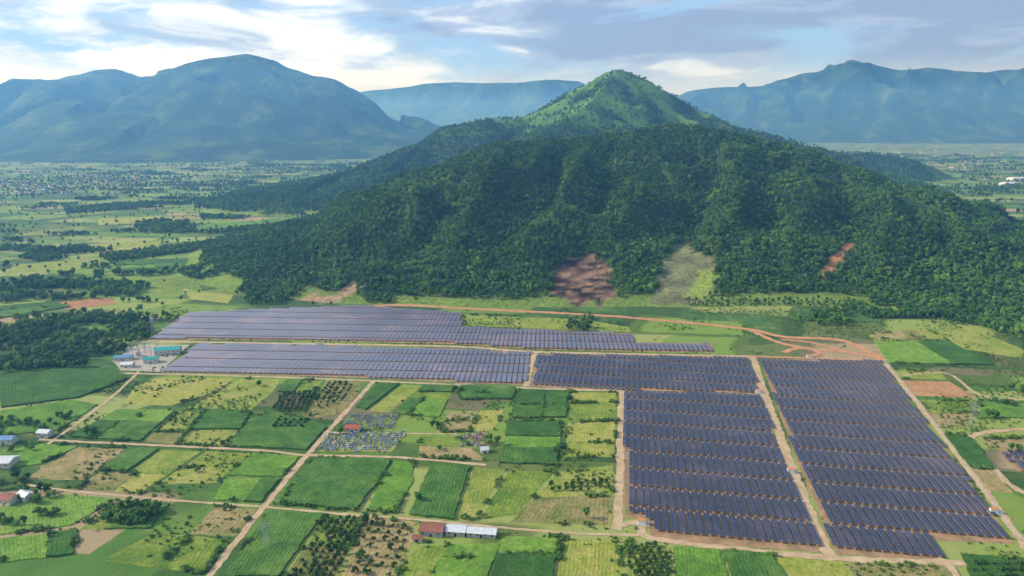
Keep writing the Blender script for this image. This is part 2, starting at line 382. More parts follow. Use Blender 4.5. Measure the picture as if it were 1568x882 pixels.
road('dirt_road',[(1352,552),(1440,662),(1540,795),(1575,845)],5,M_dirt,.25)
road('dirt_road',[(1600,655),(1500,664),(1490,680),(1520,715),(1550,745),(1600,770)],5,M_dirt,.26)
road('dirt_road',[(60,690),(95,665),(130,640),(185,596),(215,560),(195,530)],3.2,M_dirt,.27)
road('dirt_road',[(1380,575),(1450,572),(1500,605),(1568,612)],3,M_dirt,.15)
road('dirt_road',[(1435,855),(1450,862),(1470,890)],4,M_dirt,.28)
road('dirt_road',[(1150,546),(1250,549),(1352,552)],5,M_red,.29)
road('dirt_road',[(470,660),(560,664),(640,664),(700,665)],2,M_dirt,.14)
road('dirt_road',[(0,385),(90,390),(200,380),(330,370),(420,345),(520,320)],5,M_dirt,.14)
road('hillside_road',[(1150,506),(1190,524),(1240,534),(1300,540),(1345,548)],8,M_red,.32)
road('hillside_road',[(1195,520),(1230,523),(1265,530),(1290,538)],6,M_red,.33)
road('hillside_road',[(1200,540),(1225,533),(1255,540),(1240,546)],7,M_red,.34)
def roaddist(x,y):
    d=np.full(np.shape(x),1e9)
    for P,w in ROADS:
        for a,b in zip(P[:-1],P[1:]):
            dx,dy=b[0]-a[0],b[1]-a[1]; t=np.clip(((x-a[0])*dx+(y-a[1])*dy)/(dx*dx+dy*dy+1e-9),0,1)
            d=np.minimum(d,np.hypot(x-a[0]-t*dx,y-a[1]-t*dy)-w/2)
    return d

# ------------------------------------------------------------------ parcels
PL=[('corn',[(0,575),(90,565),(175,566),(195,580),(120,610),(0,625)]),
('bright',[(0,630),(110,613),(150,620),(90,660),(0,668)]),
('yellow',[(205,592),(240,578),(360,579),(330,600),(260,622),(190,618)]),
('grass',[(365,580),(432,580),(418,600),(385,628),(285,625),(335,600)]),
('corn',[(110,670),(180,627),(268,628),(215,676)]),
('dry',[(220,677),(272,630),(385,632),(345,684)]),
('corn',[(350,684),(385,640),(420,632),(480,645),(500,655),(470,690)]),
('corn',[(438,582),(495,582),(478,602),(425,600)]),
('dry',[(500,582),(560,585),(525,632),(480,640),(470,632)]),
('corn',[(578,588),(612,588),(560,628),(545,624)]),
('yellow',[(615,589),(648,590),(595,632),(565,629)]),
('corn',[(650,590),(698,591),(672,640),(600,633)]),
('corn',[(705,591),(790,595),(785,612),(705,612)]),
('dry',[(690,630),(772,627),(755,660),(668,662)]),
('corn',[(795,597),(870,599),(866,640),(780,640)]),
('corn',[(776,645),(862,645),(852,712),(765,710)]),
('yellow',[(876,600),(944,601),(941,700),(862,700)]),
('grass',[(645,668),(700,670),(745,705),(640,700)]),
('bright',[(0,690),(70,680),(120,684),(60,712),(0,716)]),
('dry',[(120,684),(195,686),(130,735),(40,735),(65,713)]),
('corn',[(198,686),(310,691),(215,755),(120,748)]),
('yellow',[(315,691),(385,694),(330,740),(240,742)]),
('bright',[(388,694),(458,699),(432,730),(345,728)]),
('bright',[(345,732),(430,733),(400,770),(325,766)]),
('corn',[(482,702),(600,705),(575,745),(545,782),(428,772)]),
('bright',[(604,706),(632,708),(632,740),(605,785),(562,783),(580,745)]),
('corn',[(660,712),(720,714),(695,797),(625,790)]),
('yellow',[(725,716),(775,718),(730,795),(700,795)]),
('grass',[(780,718),(850,722),(790,790),(735,795)]),
('grass',[(855,722),(940,712),(938,805),(780,800)]),
('bright',[(0,775),(100,757),(180,764),(110,805),(0,820)]),
('grass',[(185,765),(260,772),(230,810),(120,812)]),
('dry',[(330,776),(395,780),(360,822),(290,818)]),
('grass',[(240,815),(345,826),(312,878),(150,860)]),
('bright',[(0,825),(120,812),(110,850),(0,862)]),
('corn',[(412,783),(497,787),(480,810),(425,885),(342,885)]),
('grass',[(500,788),(555,792),(515,890),(432,888)]),
('dry',[(557,792),(636,798),(632,830),(598,890),(520,890)]),
('grass',[(640,836),(765,832),(745,890),(602,890)]),
('yellow',[(860,825),(945,826),(955,890),(850,890)]),
('bright',[(768,822),(856,824),(846,890),(750,890)]),
('grass',[(962,830),(1027,836),(1030,895),(960,895)]),
('bright',[(1031,837),(1100,842),(1120,895),(1034,895)]),
('corn',[(1104,843),(1180,850),(1210,895),(1124,895)]),
('yellow',[(1184,850),(1290,858),(1310,895),(1214,895)]),
('dry',[(1295,862),(1465,868),(1480,895),(1315,895)]),
('corn',[(1472,850),(1568,856),(1590,895),(1490,895)]),
('soil',[(1375,582),(1455,584),(1495,610),(1398,606)]),
('yellow',[(1365,566),(1440,568),(1450,582),(1376,580)]),
('corn',[(1445,664),(1488,672),(1552,757),(1512,752)]),
('grass',[(1400,612),(1495,614),(1480,655),(1436,655)]),
('bright',[(1500,614),(1600,618),(1600,640),(1500,640)]),
('dry',[(1500,672),(1600,670),(1600,690),(1530,690)]),
('grass',[(710,482),(880,488),(965,500),(968,509),(712,499)]),
('yellow',[(1330,512),(1420,505),(1520,560),(1360,556)]),
('dry',[(1335,508),(1400,505),(1430,528),(1345,530)]),
('grass',[(1400,505),(1480,500),(1568,535),(1568,550),(1450,530)]),
('yellow',[(0,495),(60,490),(30,505),(0,510)]),('corn',[(0,470),(80,462),(110,470),(0,488)]),
('soil',[(80,463),(170,456),(180,466),(100,474)]),('grass',[(230,432),(370,425),(385,440),(240,450)]),
('yellow',[(280,442),(370,432),(350,465),(290,458)]),('corn',[(170,400),(300,396),(310,408),(180,412)]),
('yellow',[(120,375),(250,368),(240,380),(110,388)]),('grass',[(20,405),(140,398),(120,412),(10,420)]),
('soil',[(415,322),(450,315),(465,320),(425,328)]),('yellow',[(150,335),(300,328),(310,336),(150,345)]),
('bright',[(300,345),(400,338),(410,346),(300,356)]),('dry',[(30,355),(130,350),(120,358),(20,362)]),
('yellow',[(330,300),(430,292),(440,299),(330,308)]),('grass',[(120,310),(230,302),(240,309),(120,318)]),
]
CORN=[];ALLP=[]
SUBS={'corn':['corn','corn','corn','bright','grass','dry'],'bright':['bright','bright','yellow','corn','grass'],'grass':['grass','yellow','dry','bright','corn'],'dry':['dry','grass','yellow','dry'],'yellow':['yellow','grass','bright','yellow'],'soil':['soil']}
def lerp(a,b,t): return (a[0]+(b[0]-a[0])*t,a[1]+(b[1]-a[1])*t)
pr=random.Random(5)
def split(t,P,depth=0):
    if len(P)!=4 or area(P)<1100 or t=='soil' or depth>1 or (depth==0 and pr.random()<.25): return [(t,P)]
    l1=math.dist(P[0],P[1])+math.dist(P[2],P[3]); l2=math.dist(P[1],P[2])+math.dist(P[3],P[0])
    s=pr.uniform(.32,.68); s2=s+pr.uniform(-.05,.05)
    if l1>l2: a=lerp(P[0],P[1],s);b=lerp(P[3],P[2],s2); A=[P[0],a,b,P[3]];B=[a,P[1],P[2],b]
    else: a=lerp(P[1],P[2],s);b=lerp(P[0],P[3],s2); A=[P[0],P[1],a,b];B=[b,a,P[2],P[3]]
    return split(t,A,depth+1)+split(pr.choice(SUBS[t]),B,depth+1)
k=0
for (t0,pp) in PL:
    for (t,P) in split(t0,G(pp)):
        k+=1
        h={'corn':pr.uniform(1,1.8),'bright':pr.uniform(.3,.8)}.get(t,0)
        parcel({'corn':'sugarcane_field','bright':'crop_field','grass':'grass_field','dry':'fallow_field','soil':'bare_soil_field','yellow':'crop_field'}[t],P,CM[t],.05+.0006*k,h)
        ALLP.append(P)
        if t in('corn','bright','soil'): CORN.append(P)

# ------------------------------------------------------------------ solar farm
def panel_mat(name,c1,c2,rough,spec,glare,glare_col):
    m,nt,b=newmat(name); uv=N(nt,'ShaderNodeUVMap').outputs[0]; s=N(nt,'ShaderNodeSeparateXYZ'); nt.links.new(uv,s.inputs[0])
    def line(v,w):
        f=math_(nt,'FRACT',v); a=math_(nt,'LESS_THAN',f,w); c=math_(nt,'GREATER_THAN',f,1-w); return math_(nt,'MAXIMUM',a,c)
    l=math_(nt,'MAXIMUM',line(s.outputs[0],.012),line(s.outputs[1],.022))
    p=posn(nt); n=noise(nt,p,.012,4); wn=N(nt,'ShaderNodeTexWhiteNoise',noise_dimensions='2D')
    fl=N(nt,'ShaderNodeVectorMath',operation='FLOOR'); nt.links.new(uv,fl.inputs[0]); nt.links.new(fl.outputs[0],wn.inputs['Vector'])
    col=mix(nt,maprange(nt,n,.35,.65),c1,c2); col=mix(nt,math_(nt,'MULTIPLY',wn.outputs[0],.25),col,tuple(2*q for q in c2))
    d=maprange(nt,noise(nt,p,.02,5,.65),.48,.72)
    col=mix(nt,math_(nt,'MULTIPLY',d,glare),col,glare_col)  # pinkish patches stand for reflected sky, painted into the base colour
    col=mix(nt,l,col,(.3,.31,.36)); nt.links.new(col,b.inputs['Base Color'])
    b.inputs['Roughness'].default_value=rough; b.inputs['Specular IOR Level'].default_value=spec; return m
M_panel=panel_mat('solar_glass',(.012,.015,.034),(.024,.025,.052),.2,.4,.25,(.3,.2,.22)); M_panel2=panel_mat('glare_tinted_solar_glass',(.1,.105,.15),(.15,.14,.19),.3,.75,.7,(.34,.24,.26))  # second glass, for the left blocks: sun glare painted in as paler lavender
M_alu=simple('galvanised_steel',(.45,.46,.48),.5,.1,2,.3)
BL={'A':[(228,521),(288,479),(548,468),(705,479),(708,501),(968,511),(972,524),(1085,525),(1092,540),(820,535),(700,527),(490,522),(300,520)],
'B':[(247,570),(305,527),(490,530),(700,534),(812,541),(803,590),(560,579),(400,574)],
'C':[(824,542),(1146,548),(1163,602),(958,599),(812,592)],
'D':[(958,599),(1163,602),(1204,715),(1258,846),(997,825),(993,797),(957,792)],
'E':[(1163,550),(1348,553),(1553,832),(1432,827),(1445,858),(1282,848),(1225,715)],
'S':[(1530,690),(1640,690),(1640,725),(1558,722)]}
rots={'A':-3,'B':-3,'C':-9.5,'D':-9.5,'E':-9.5,'S':-20}
SOL=[]; GRP={'AB':MB(),'CD':MB(),'E':MB(),'S':MB()}
cnt=0
for key,pp in BL.items():
    P=G(pp); SOL.append(P); parcel('solar_farm_soil',P,M_farmsoil,.1,0,1.006)
    th=math.radians(rots[key]); c,s=math.cos(th),math.sin(th)
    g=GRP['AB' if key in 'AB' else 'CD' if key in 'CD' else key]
    U=[(x*c+y*s,-x*s+y*c) for x,y in P]
    u0,u1=min(q[0] for q in U),max(q[0] for q in U); v0,v1=min(q[1] for q in U),max(q[1] for q in U)
    pu,pv=5.3,27.4; tilt=math.radians(-6)
    jv=math.floor(v0/pv)
    while jv*pv<v1+pv:
        iu=math.floor(u0/pu)
        while iu*pu<u1+pu:
            uu=iu*pu; jit=random.uniform(-.25,.25)
            for q in range(4):
                vv=jv*pv-pv/2+6.22*q+4.6+jit; x=uu*c-vv*s; y=uu*s+vv*c
                e1=(uu*c-(vv-2.6)*s,uu*s+(vv-2.6)*c); e2=(uu*c-(vv+2.6)*s,uu*s+(vv+2.6)*c)
                if bool(inpoly(e1[0],e1[1],P)) and bool(inpoly(e2[0],e2[1],P)):
                    tl=tilt+random.uniform(-.02,.02)
                    ex=(c*math.cos(tl),s*math.cos(tl),math.sin(tl)); ey=(-s,c,0); ez=(-c*math.sin(tl),-s*math.sin(tl),math.cos(tl))
                    g.box((x,y,1.75+random.uniform(-.05,.05)),(4.25,6.15,.09),0,1,(ex,ey,ez),[(iu*2,q*6+jv*24),(iu*2+2,q*6+jv*24),(iu*2+2,q*6+jv*24+6),(iu*2,q*6+jv*24+6)],0)
                    g.box((x-s*1.5,y+c*1.5,.85),(.14,.14,1.7),th,1); cnt+=1
            iu+=1
        jv+=1
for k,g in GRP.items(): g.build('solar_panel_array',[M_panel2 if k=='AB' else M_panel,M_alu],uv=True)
print('tables',cnt)
# inverter cabins
M_white=simple('white_paint',(.7,.7,.68),.6,.08); M_conc=simple('concrete',(.4,.39,.36)); M_teal=simple('teal_roof',(.03,.3,.28),.5,.15); M_blue=simple('blue_roof',(.12,.25,.42),.5,.2)
M_rust=simple('rusty_roof',(.25,.1,.07),.7,.4,.8); M_roofw=simple('zinc_roof',(.55,.57,.59),.5,.2,.8); M_wall=simple('plaster',(.55,.52,.45)); M_dark=simple('opening',(.03,.03,.035)); M_tile=simple('tile_roof',(.4,.1,.06),.8,.25)
M_orange=simple('orange_cladding',(.55,.22,.08))
def house(name,px,py,w,l,h,rot,roof,wall=M_wall,ridge=1.6,ground=None):
    x,y=ground or gp(px,py); e=empty(name,(x,y,0),math.radians(rot))
    a=MB(); a.box((0,0,h/2),(l,w,h)); a.quad([(-l/2,-w/2,h),(-l/2,w/2,h),(-l/2,0,h+ridge*.96)]); a.quad([(l/2,w/2,h),(l/2,-w/2,h),(l/2,0,h+ridge*.96)])
    a.build('walls',[wall],e)
    r=MB(); o=.5; zz=h+.02-ridge*o/(w/2)
    for sgn in (-1,1):
        A=[(-l/2-o,sgn*(w/2+o),zz),(l/2+o,sgn*(w/2+o),zz),(l/2+o,0,h+ridge+.05),(-l/2-o,0,h+ridge+.05)]
        B=[(p[0],p[1],p[2]+.12) for p in A]
        r.quad(A);r.quad(B)
        for i in range(4): r.quad([A[i-1],A[i],B[i],B[i-1]])
    r.build('roof',[roof],e)
    d=MB(); d.box((0,-w/2-.02,1.1),(1.2,.06,2.2)); d.build('door',[M_dark],e)
    wi=MB(); n=max(1,int(l/4))
    for i in range(n):
        xx=-l/2+(i+.5)*l/n
        if abs(xx)<1.3: continue
        wi.box((xx,-w/2-.02,h*.6),(1.2,.05,1)); 
    for i in range(n): wi.box((-l/2+(i+.5)*l/n,w/2+.02,h*.6),(1.2,.05,1))
    wi.build('windows',[M_dark],e); return e
for px,py in [(1163,602),(1213,724),(490,529),(775,543),(1524,786),(985,803),(810,541),(1240,548)]:
    x,y=gp(px,py); e=empty('inverter_station',(x,y,0),math.radians(-9))
    a=MB(); a.box((0,0,.25),(8,4.5,.5)); a.build('plinth',[M_conc],e)
    a=MB(); a.box((-1,0,1.9),(5,2.6,2.8)); a.build('cabin',[M_white],e)
    a=MB(); a.box((-1,0,3.38),(5.4,3,.15)); a.build('roof',[M_orange],e)
    a=MB(); a.box((2.9,0,1.4),(1.8,1.8,1.8)); [a.box((2.9+k,1.05,1.4),(.12,.3,1.5)) for k in (-.6,-.2,.2,.6)]; a.build('transformer',[M_alu],e)
# sheds in the foreground
house('farm_shed',662,816,9,15,4,-7,M_rust,M_conc)
house('livestock_barn',699,816,8,12,3.4,-7,M_roofw,M_conc)
house('livestock_barn',738,819,7,18,3.2,-7,M_roofw,M_conc)
house('farm_hut',640,828,4,6,2.6,-7,M_rust)
house('red_roof_house',541,659,7,12,3.5,-5,M_tile); house('brick_house',742,692,5,6,3,10,M_roofw)
for a in [(8,712,12,14,M_roofw,'farmhouse'),(10,678,8,14,M_blue,'farmhouse'),(70,668,7,10,M_roofw,'farmhouse'),(14,770,8,10,M_rust,'farmhouse'),(40,765,6,9,M_roofw,'farmhouse')]:
    house(a[5],a[0],a[1],a[2],a[3],4.5,random.uniform(-30,30),a[4])
# substation
parcel('substation_yard',G([(172,553),(208,528),(292,528),(245,570),(185,568)]),simple('gravel_yard',(.36,.32,.26),.9,.25,.3),.3,0)
house('substation_control_building',258,541,13,26,6,15,M_teal); house('substation_switch_house',232,555,8,14,5,15,M_teal)
house('substation_store',190,551,8,18,4,15,M_blue); house('substation_store',196,562,7,12,4,0,M_roofw)
def gantry(px,py,w=14,h=11):
    x,y=gp(px,py); a=MB()
    for sx in (-w/2,w/2):
        for dx,dy in ((-.5,-.5),(.5,-.5),(.5,.5),(-.5,.5)): a.beam((sx+dx,dy,0),(sx+dx*.4,dy*.4,h),.14)
        for k in range(5): a.beam((sx-.5,-.5,k*h/5),(sx+.5,.5,(k+1)*h/5),.08)
    for dy in (-.3,.3): a.beam((-w/2,dy,h),(w/2,dy,h),.15); a.beam((-w/2,dy,h-.9),(w/2,dy,h-.9),.15)
    for k in range(8): a.beam((-w/2+k*w/8,.3,h-.9),(-w/2+(k+1)*w/8,.3,h),.08)
    a.build('substation_gantry',[M_alu],loc=(x,y,.3))
for p in [(212,540),(222,546),(232,538),(205,549)]: gantry(*p)
for p in [(222,550),(212,545)]:
    x,y=gp(*p); a=MB(); a.box((0,0,2),(4,3,3.2)); [a.box((k*.8,1.9,2),(.5,.6,2.6)) for k in(-2,-1,0,1,2)]; [a.box((k,0,4.4),(.25,.25,1.6)) for k in(-1.2,0,1.2)]; a.box((0,-.9,4.1),(3,.9,.9)); a.build('power_transformer',[M_alu],loc=(x,y,.3))
def pylon(px,py,H,base=3,th=.12):
    x,y=gp(px,py); a=MB()
    def c(k,z):
        r=base*(1-z/H)**1.0*.85+.5 if z<H*.65 else (base*.35*.85+.5)*(1-(z-H*.65)/(H*.35))*.8+.25
        sx,sy=[(-1,-1),(1,-1),(1,1),(-1,1)][k%4]; return (sx*r,sy*r,z)
    zs=[0,.15,.29,.42,.54,.65,.76,.87,1]; zs=[q*H for q in zs]
    for i in range(8):
        for k in range(4):
            a.beam(c(k,zs[i]),c(k,zs[i+1]),th*1.4); a.beam(c(k,zs[i]),c(k+1,zs[i+1]),th*.6); a.beam(c(k+1,zs[i]),c(k,zs[i+1]),th*.6); a.beam(c(k,zs[i+1]),c(k+1,zs[i+1]),th*.6)
    for z,wd in ((.66,4.5),(.78,3.8),(.9,3)):
        for s_ in (-1,1):
            for dy in (-.5,.5): a.beam((0,dy,z*H),(s_*wd,0,z*H),th); a.beam((0,dy,z*H+1.6),(s_*wd,0,z*H),th*.8)
            a.beam((s_*wd,0,z*H),(s_*wd,0,z*H-1.8),th*1.2)
    a.build('electricity_pylon',[M_alu],loc=(x,y,0))
pylon(236,512,25,2.2,.16); pylon(408,836,17,1.5,.06); pylon(1487,655,24,1.8,.07)
# fence along the farm
M_fence=simple('fence_wire',(.5,.5,.5))
a=MB()
for seg in ([(1356,551),(1562,828)],[(250,572),(560,581)],[(560,581),(800,592)],[(800,592),(952,598)],[(957,600),(955,795)],[(290,476),(548,466)],[(548,466),(700,474)]):
    p,q=gp(*seg[0]),gp(*seg[1]); n=int(math.dist(p,q)/5)
    for i in range(n+1):
        t=i/n; a.box((p[0]+(q[0]-p[0])*t,p[1]+(q[1]-p[1])*t,1.1),(.15,.15,2.2))
    for z in (.6,1.2,1.8,2.15): a.beam((*p,z),(*q,z),.04)
a.build('wire_fence',[M_fence])
# cemetery
cm=MB()
M_t=[simple('tomb_white',(.5,.5,.5)),simple('tomb_blue',(.18,.27,.4)),simple('tomb_red',(.42,.13,.1)),simple('tomb_grey',(.2,.2,.22))]
for poly,cols in (([(498,668),(560,662),(622,664),(600,692),(488,692)],(0,1,3,3,1)),([(535,636),(610,634),(604,656),(560,658),(525,650)],(3,1,3,3)),([(706,668),(745,660),(755,680),(735,688),(702,684)],(0,2,2,1,3))):
    P=G(poly); parcel('cemetery_ground',P,CM['grass'],.2,0,1)
    xs=[q[0] for q in P];ys=[q[1] for q in P]
    y=min(ys)
    while y<max(ys):
        x=min(xs)
        while x<max(xs):
            X=x+random.uniform(-.9,.9);Y=y+random.uniform(-.9,.9)
            if bool(inpoly(X,Y,P)) and random.random()<.85:
                m=random.choice(cols); r=random.uniform(-.3,.3); w=random.uniform(1.1,2); l=random.uniform(1.6,2.8)
                cm.box((X,Y,.25),(w,l,.5),r,3); cm.box((X,Y,.7),(w*.6,l*.7,.5),r,m); cm.box((X-math.sin(r)*-.8,Y+.9,1.2),(w*.7,.3,random.uniform(1.2,2.2)),r,m)
                if random.random()<.25: cm.box((X,Y,2.2),(w*.9,l*.6,.18),r,random.choice(cols)); [cm.box((X+i*w*.35,Y+j*l*.22,1.55),(.15,.15,1.15),0,0) for i in(-1,1) for j in (-1,1)]
            x+=2.7
        y+=3.6
cm.build('cemetery_tombs',M_t)
# distant village
vm=MB()
def vhouse(x,y,w,l,h,r,rm):
    vm.box((x,y,h/2),(l,w,h),r,0); c,s=math.cos(r),math.sin(r)
    T=lambda a,b,z:(x+a*c-b*s,y+a*s+b*c,z)
    for g in (-1,1): vm.quad([T(-l/2-.4,g*(w/2+.5),h-.1),T(l/2+.4,g*(w/2+.5),h-.1),T(l/2+.4,0,h+w*.22),T(-l/2-.4,0,h+w*.22)],rm)
    for g in (-1,1): vm.quad([T(g*l/2,-w/2,h),T(g*l/2,w/2,h),T(g*l/2,0,h+w*.2)],0)
VIL=G([(-200,274),(0,276),(130,268),(230,268),(225,280),(120,296),(0,306),(-200,314)]); VIL2=G([(250,255),(420,244),(480,248),(300,268)])
for P,n in ((VIL,330),(VIL2,90)):
    xs=[q[0] for q in P];ys=[q[1] for q in P];k=0
    while k<n:
        x=random.uniform(min(xs),max(xs));y=random.uniform(min(ys),max(ys))
        if bool(inpoly(x,y,P)) and fbm(np.array([x/90]),np.array([y/120]),2,5)[0]>.42: vhouse(x,y,random.uniform(6,9),random.uniform(8,17),random.uniform(3.5,7),random.uniform(0,3.1),random.choice([1,4,2,3,3,4])); k+=1
for _ in range(50):
    x,y=gp(random.uniform(1230,1568),random.uniform(225,262)); vhouse(x,y,12,random.uniform(12,30),6,random.uniform(0,3),random.choice([1,2,4]))
vm.build('distant_village',[M_wall,M_roofw,M_tile,M_blue,M_rust])
for px,py,l in ((1560,276,90),(1590,268,120),(1545,284,60)):
    x,y=gp(px,py); house('warehouse',0,0,40,l,10,5,M_roofw,M_white,5,(x,y))

# ------------------------------------------------------------------ trees
protos=bpy.data.collections.new('tree_library')
farp=bpy.data.collections.new('canopy_tree_library')
bushes=bpy.data.collections.new('shrub_library')
def ico():
    t=(1+5**.5)/2; v=[(-1,t,0),(1,t,0),(-1,-t,0),(1,-t,0),(0,-1,t),(0,1,t),(0,-1,-t),(0,1,-t),(t,0,-1),(t,0,1),(-t,0,-1),(-t,0,1)]
    v=[Vector(q).normalized() for q in v]
    f=[(0,11,5),(0,5,1),(0,1,7),(0,7,10),(0,10,11),(1,5,9),(5,11,4),(11,10,2),(10,7,6),(7,1,8),(3,9,4),(3,4,2),(3,2,6),(3,6,8),(3,8,9),(4,9,5),(2,4,11),(6,2,10),(8,6,7),(9,8,1)]
    return v,f
IV,IF=ico()
def make_tree(name,coll,seed,H=9,R=3.5,lumps=12,leaves=900,ls=.5,mat=None,trunk=True):
    r=random.Random(seed); mb=MB()
    cz=H*.62
    if trunk:
        n=6; levels=[(0,.28),(H*.25,.2),(H*.5,.13),(H*.75,.06)]; off=[(0,0)]+[(r.uniform(-.3,.3),r.uniform(-.3,.3)) for _ in levels[1:]]
        rings=[[(off[i][0]+math.cos(a*2*math.pi/n)*q,off[i][1]+math.sin(a*2*math.pi/n)*q,z) for a in range(n)] for i,(z,q) in enumerate(levels)]
        for i in range(3):
            for a in range(n): mb.quad([rings[i][a],rings[i][(a+1)%n],rings[i+1][(a+1)%n],rings[i+1][a]],1)
    L=[]
    for i in range(lumps):
        a=r.uniform(0,6.283); rr=R*.72*math.sqrt(r.random()); z=cz+r.uniform(-.28,.34)*H*(1-.45*rr/R)
        s=R*r.uniform(.28,.5)
        c=Vector((math.cos(a)*rr,math.sin(a)*rr,max(z,s*.8))); L.append((c,s))
        if trunk and i<7: mb.beam((0,0,H*.35),c,.12,1)
    for c,s in L:
        k=len(mb.v)
        for v in IV: q=c+Vector((v.x,v.y,v.z*.8))*s*.72*r.uniform(.85,1.1); mb.v.append(tuple(q))
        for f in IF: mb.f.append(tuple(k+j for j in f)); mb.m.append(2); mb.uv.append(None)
    for i in range(leaves):
        c,s=r.choice(L); d=Vector((r.gauss(0,1),r.gauss(0,1),r.gauss(.25,1))).normalized()
        p=c+Vector((d.x,d.y,d.z*.8))*s*r.uniform(.75,1.15)
        nrm=(d+Vector((r.gauss(0,.5),r.gauss(0,.5),r.gauss(.2,.5)))).normalized()
        t=nrm.orthogonal().normalized(); t.rotate(Matrix.Rotation(r.uniform(0,6.28),3,nrm)); b=nrm.cross(t); sz=ls*r.uniform(.6,1.3)
        mb.quad([p-t*sz-b*sz*.5,p+t*sz*.2-b*sz*.8,p+t*sz+b*sz*.2,p-t*sz*.1+b*sz*.8],0)
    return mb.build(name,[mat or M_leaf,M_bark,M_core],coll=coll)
make_tree('tree_a',protos,1); make_tree('tree_b',protos,2,10,3.8,14); make_tree('tree_c',protos,3,8,3.9,11); make_tree('tree_d',protos,4,11,3.1,13); make_tree('tree_e',protos,5,8.5,4.2,15)
make_tree('canopy_a',farp,31,9,3.6,8,210,.95); make_tree('canopy_b',farp,32,11,3.9,9,220,.95); make_tree('canopy_c',farp,33,8,4,8,210,.95); make_tree('canopy_d',farp,34,13,3.3,9,210,.9); make_tree('canopy_e',farp,35,9,4.4,10,240,1.0)
make_tree('shrub_a',bushes,11,1.8,1.5,6,160,.32,M_bush,False); make_tree('shrub_b',bushes,12,2.2,1.3,5,150,.32,M_bush,False); make_tree('shrub_c',bushes,13,1.2,1.8,7,170,.3,M_bush,False)
orch=bpy.data.collections.new('orchard_library'); make_tree('fruit_tree_a',orch,21,4,2,8,300,.4,M_leafd); make_tree('fruit_tree_b',orch,22,3.6,2.1,8,300,.4,M_leafd)
def scatter(name,pts,scl,coll,ncol):
    n=len(pts); me=bpy.data.meshes.new(name); me.vertices.add(n); me.vertices.foreach_set('co',np.asarray(pts,dtype=np.float32).ravel())
    a=me.attributes.new('scl','FLOAT','POINT'); a.data.foreach_set('value',np.asarray(scl,dtype=np.float32))
    a=me.attributes.new('rz','FLOAT','POINT'); a.data.foreach_set('value',rng.uniform(0,6.28,n).astype(np.float32))
    a=me.attributes.new('pick','INT','POINT'); a.data.foreach_set('value',rng.integers(0,ncol,n).astype(np.int32))
    o=bpy.data.objects.new(name,me); scene.collection.objects.link(o)
    ng=bpy.data.node_groups.new(name+'_scatter','GeometryNodeTree'); ng.interface.new_socket('Geometry',in_out='INPUT',socket_type='NodeSocketGeometry'); ng.interface.new_socket('Geometry',in_out='OUTPUT',socket_type='NodeSocketGeometry')
    gi=ng.nodes.new('NodeGroupInput'); go=ng.nodes.new('NodeGroupOutput'); ip=ng.nodes.new('GeometryNodeInstanceOnPoints')
    ci=ng.nodes.new('GeometryNodeCollectionInfo'); ci.inputs['Collection'].default_value=coll; ci.inputs['Separate Children'].default_value=True; ci.inputs['Reset Children'].default_value=True
    def attr(nm,t):
        x=ng.nodes.new('GeometryNodeInputNamedAttribute'); x.data_type=t; x.inputs[0].default_value=nm; return x.outputs['Attribute']
    cx=ng.nodes.new('ShaderNodeCombineXYZ'); ng.links.new(attr('rz','FLOAT'),cx.inputs[2])
    L=ng.links.new; L(gi.outputs[0],ip.inputs['Points']); L(ci.outputs[0],ip.inputs['Instance']); ip.inputs['Pick Instance'].default_value=True
    L(attr('pick','INT'),ip.inputs['Instance Index']); L(cx.outputs[0],ip.inputs['Rotation']); L(attr('scl','FLOAT'),ip.inputs['Scale']); L(ip.outputs[0],go.inputs[0])
    md=o.modifiers.new('scatter','NODES'); md.node_group=ng; print(name,n); return o
def jgrid(x0,x1,y0,y1,s):
    X,Y=np.meshgrid(np.arange(x0,x1,s),np.arange(y0,y1,s)); X=X.ravel()+rng.uniform(-.5,.5,X.size)*s; Y=Y.ravel()+rng.uniform(-.5,.5,Y.size)*s; return X,Y
def notin(x,y,polys):
    k=np.ones(len(x),bool)
    for P in polys: k&=~inpoly(x,y,P)
    return k
CL=[SCAR,CLEAR,REDS,CUT,CLEAR2]
# front hill
x,y=jgrid(-900,1800,860,2000,6.6); h=hillH(x,y); n=fbm(x/70,y/70,3,201); wx,wy=wob(x,y)
k=(h>2.5+n*9)&notin(wx,wy,CL)&notin(x,y,SOL)&(roaddist(x,y)>5); x,y,h=x[k],y[k],h[k]
big=fbm(x/25,y/25,3,222)
scatter('hill_forest',np.stack([x,y,h-.5],1),rng.uniform(.55,1.05,len(x))*(.55+.9*big),farp,5)
x,y=jgrid(-1000,1900,2000,3300,11); h=hillH(x,y); n=fbm(x/90,y/90,4,88)
k=(h>4)&~((h>240)&(n>.44)&(rng.random(len(x))<.85)); x,y,h=x[k],y[k],h[k]
scatter('hill_forest',np.stack([x,y,h-1],1),rng.uniform(.7,1.4,len(x)),farp,5)
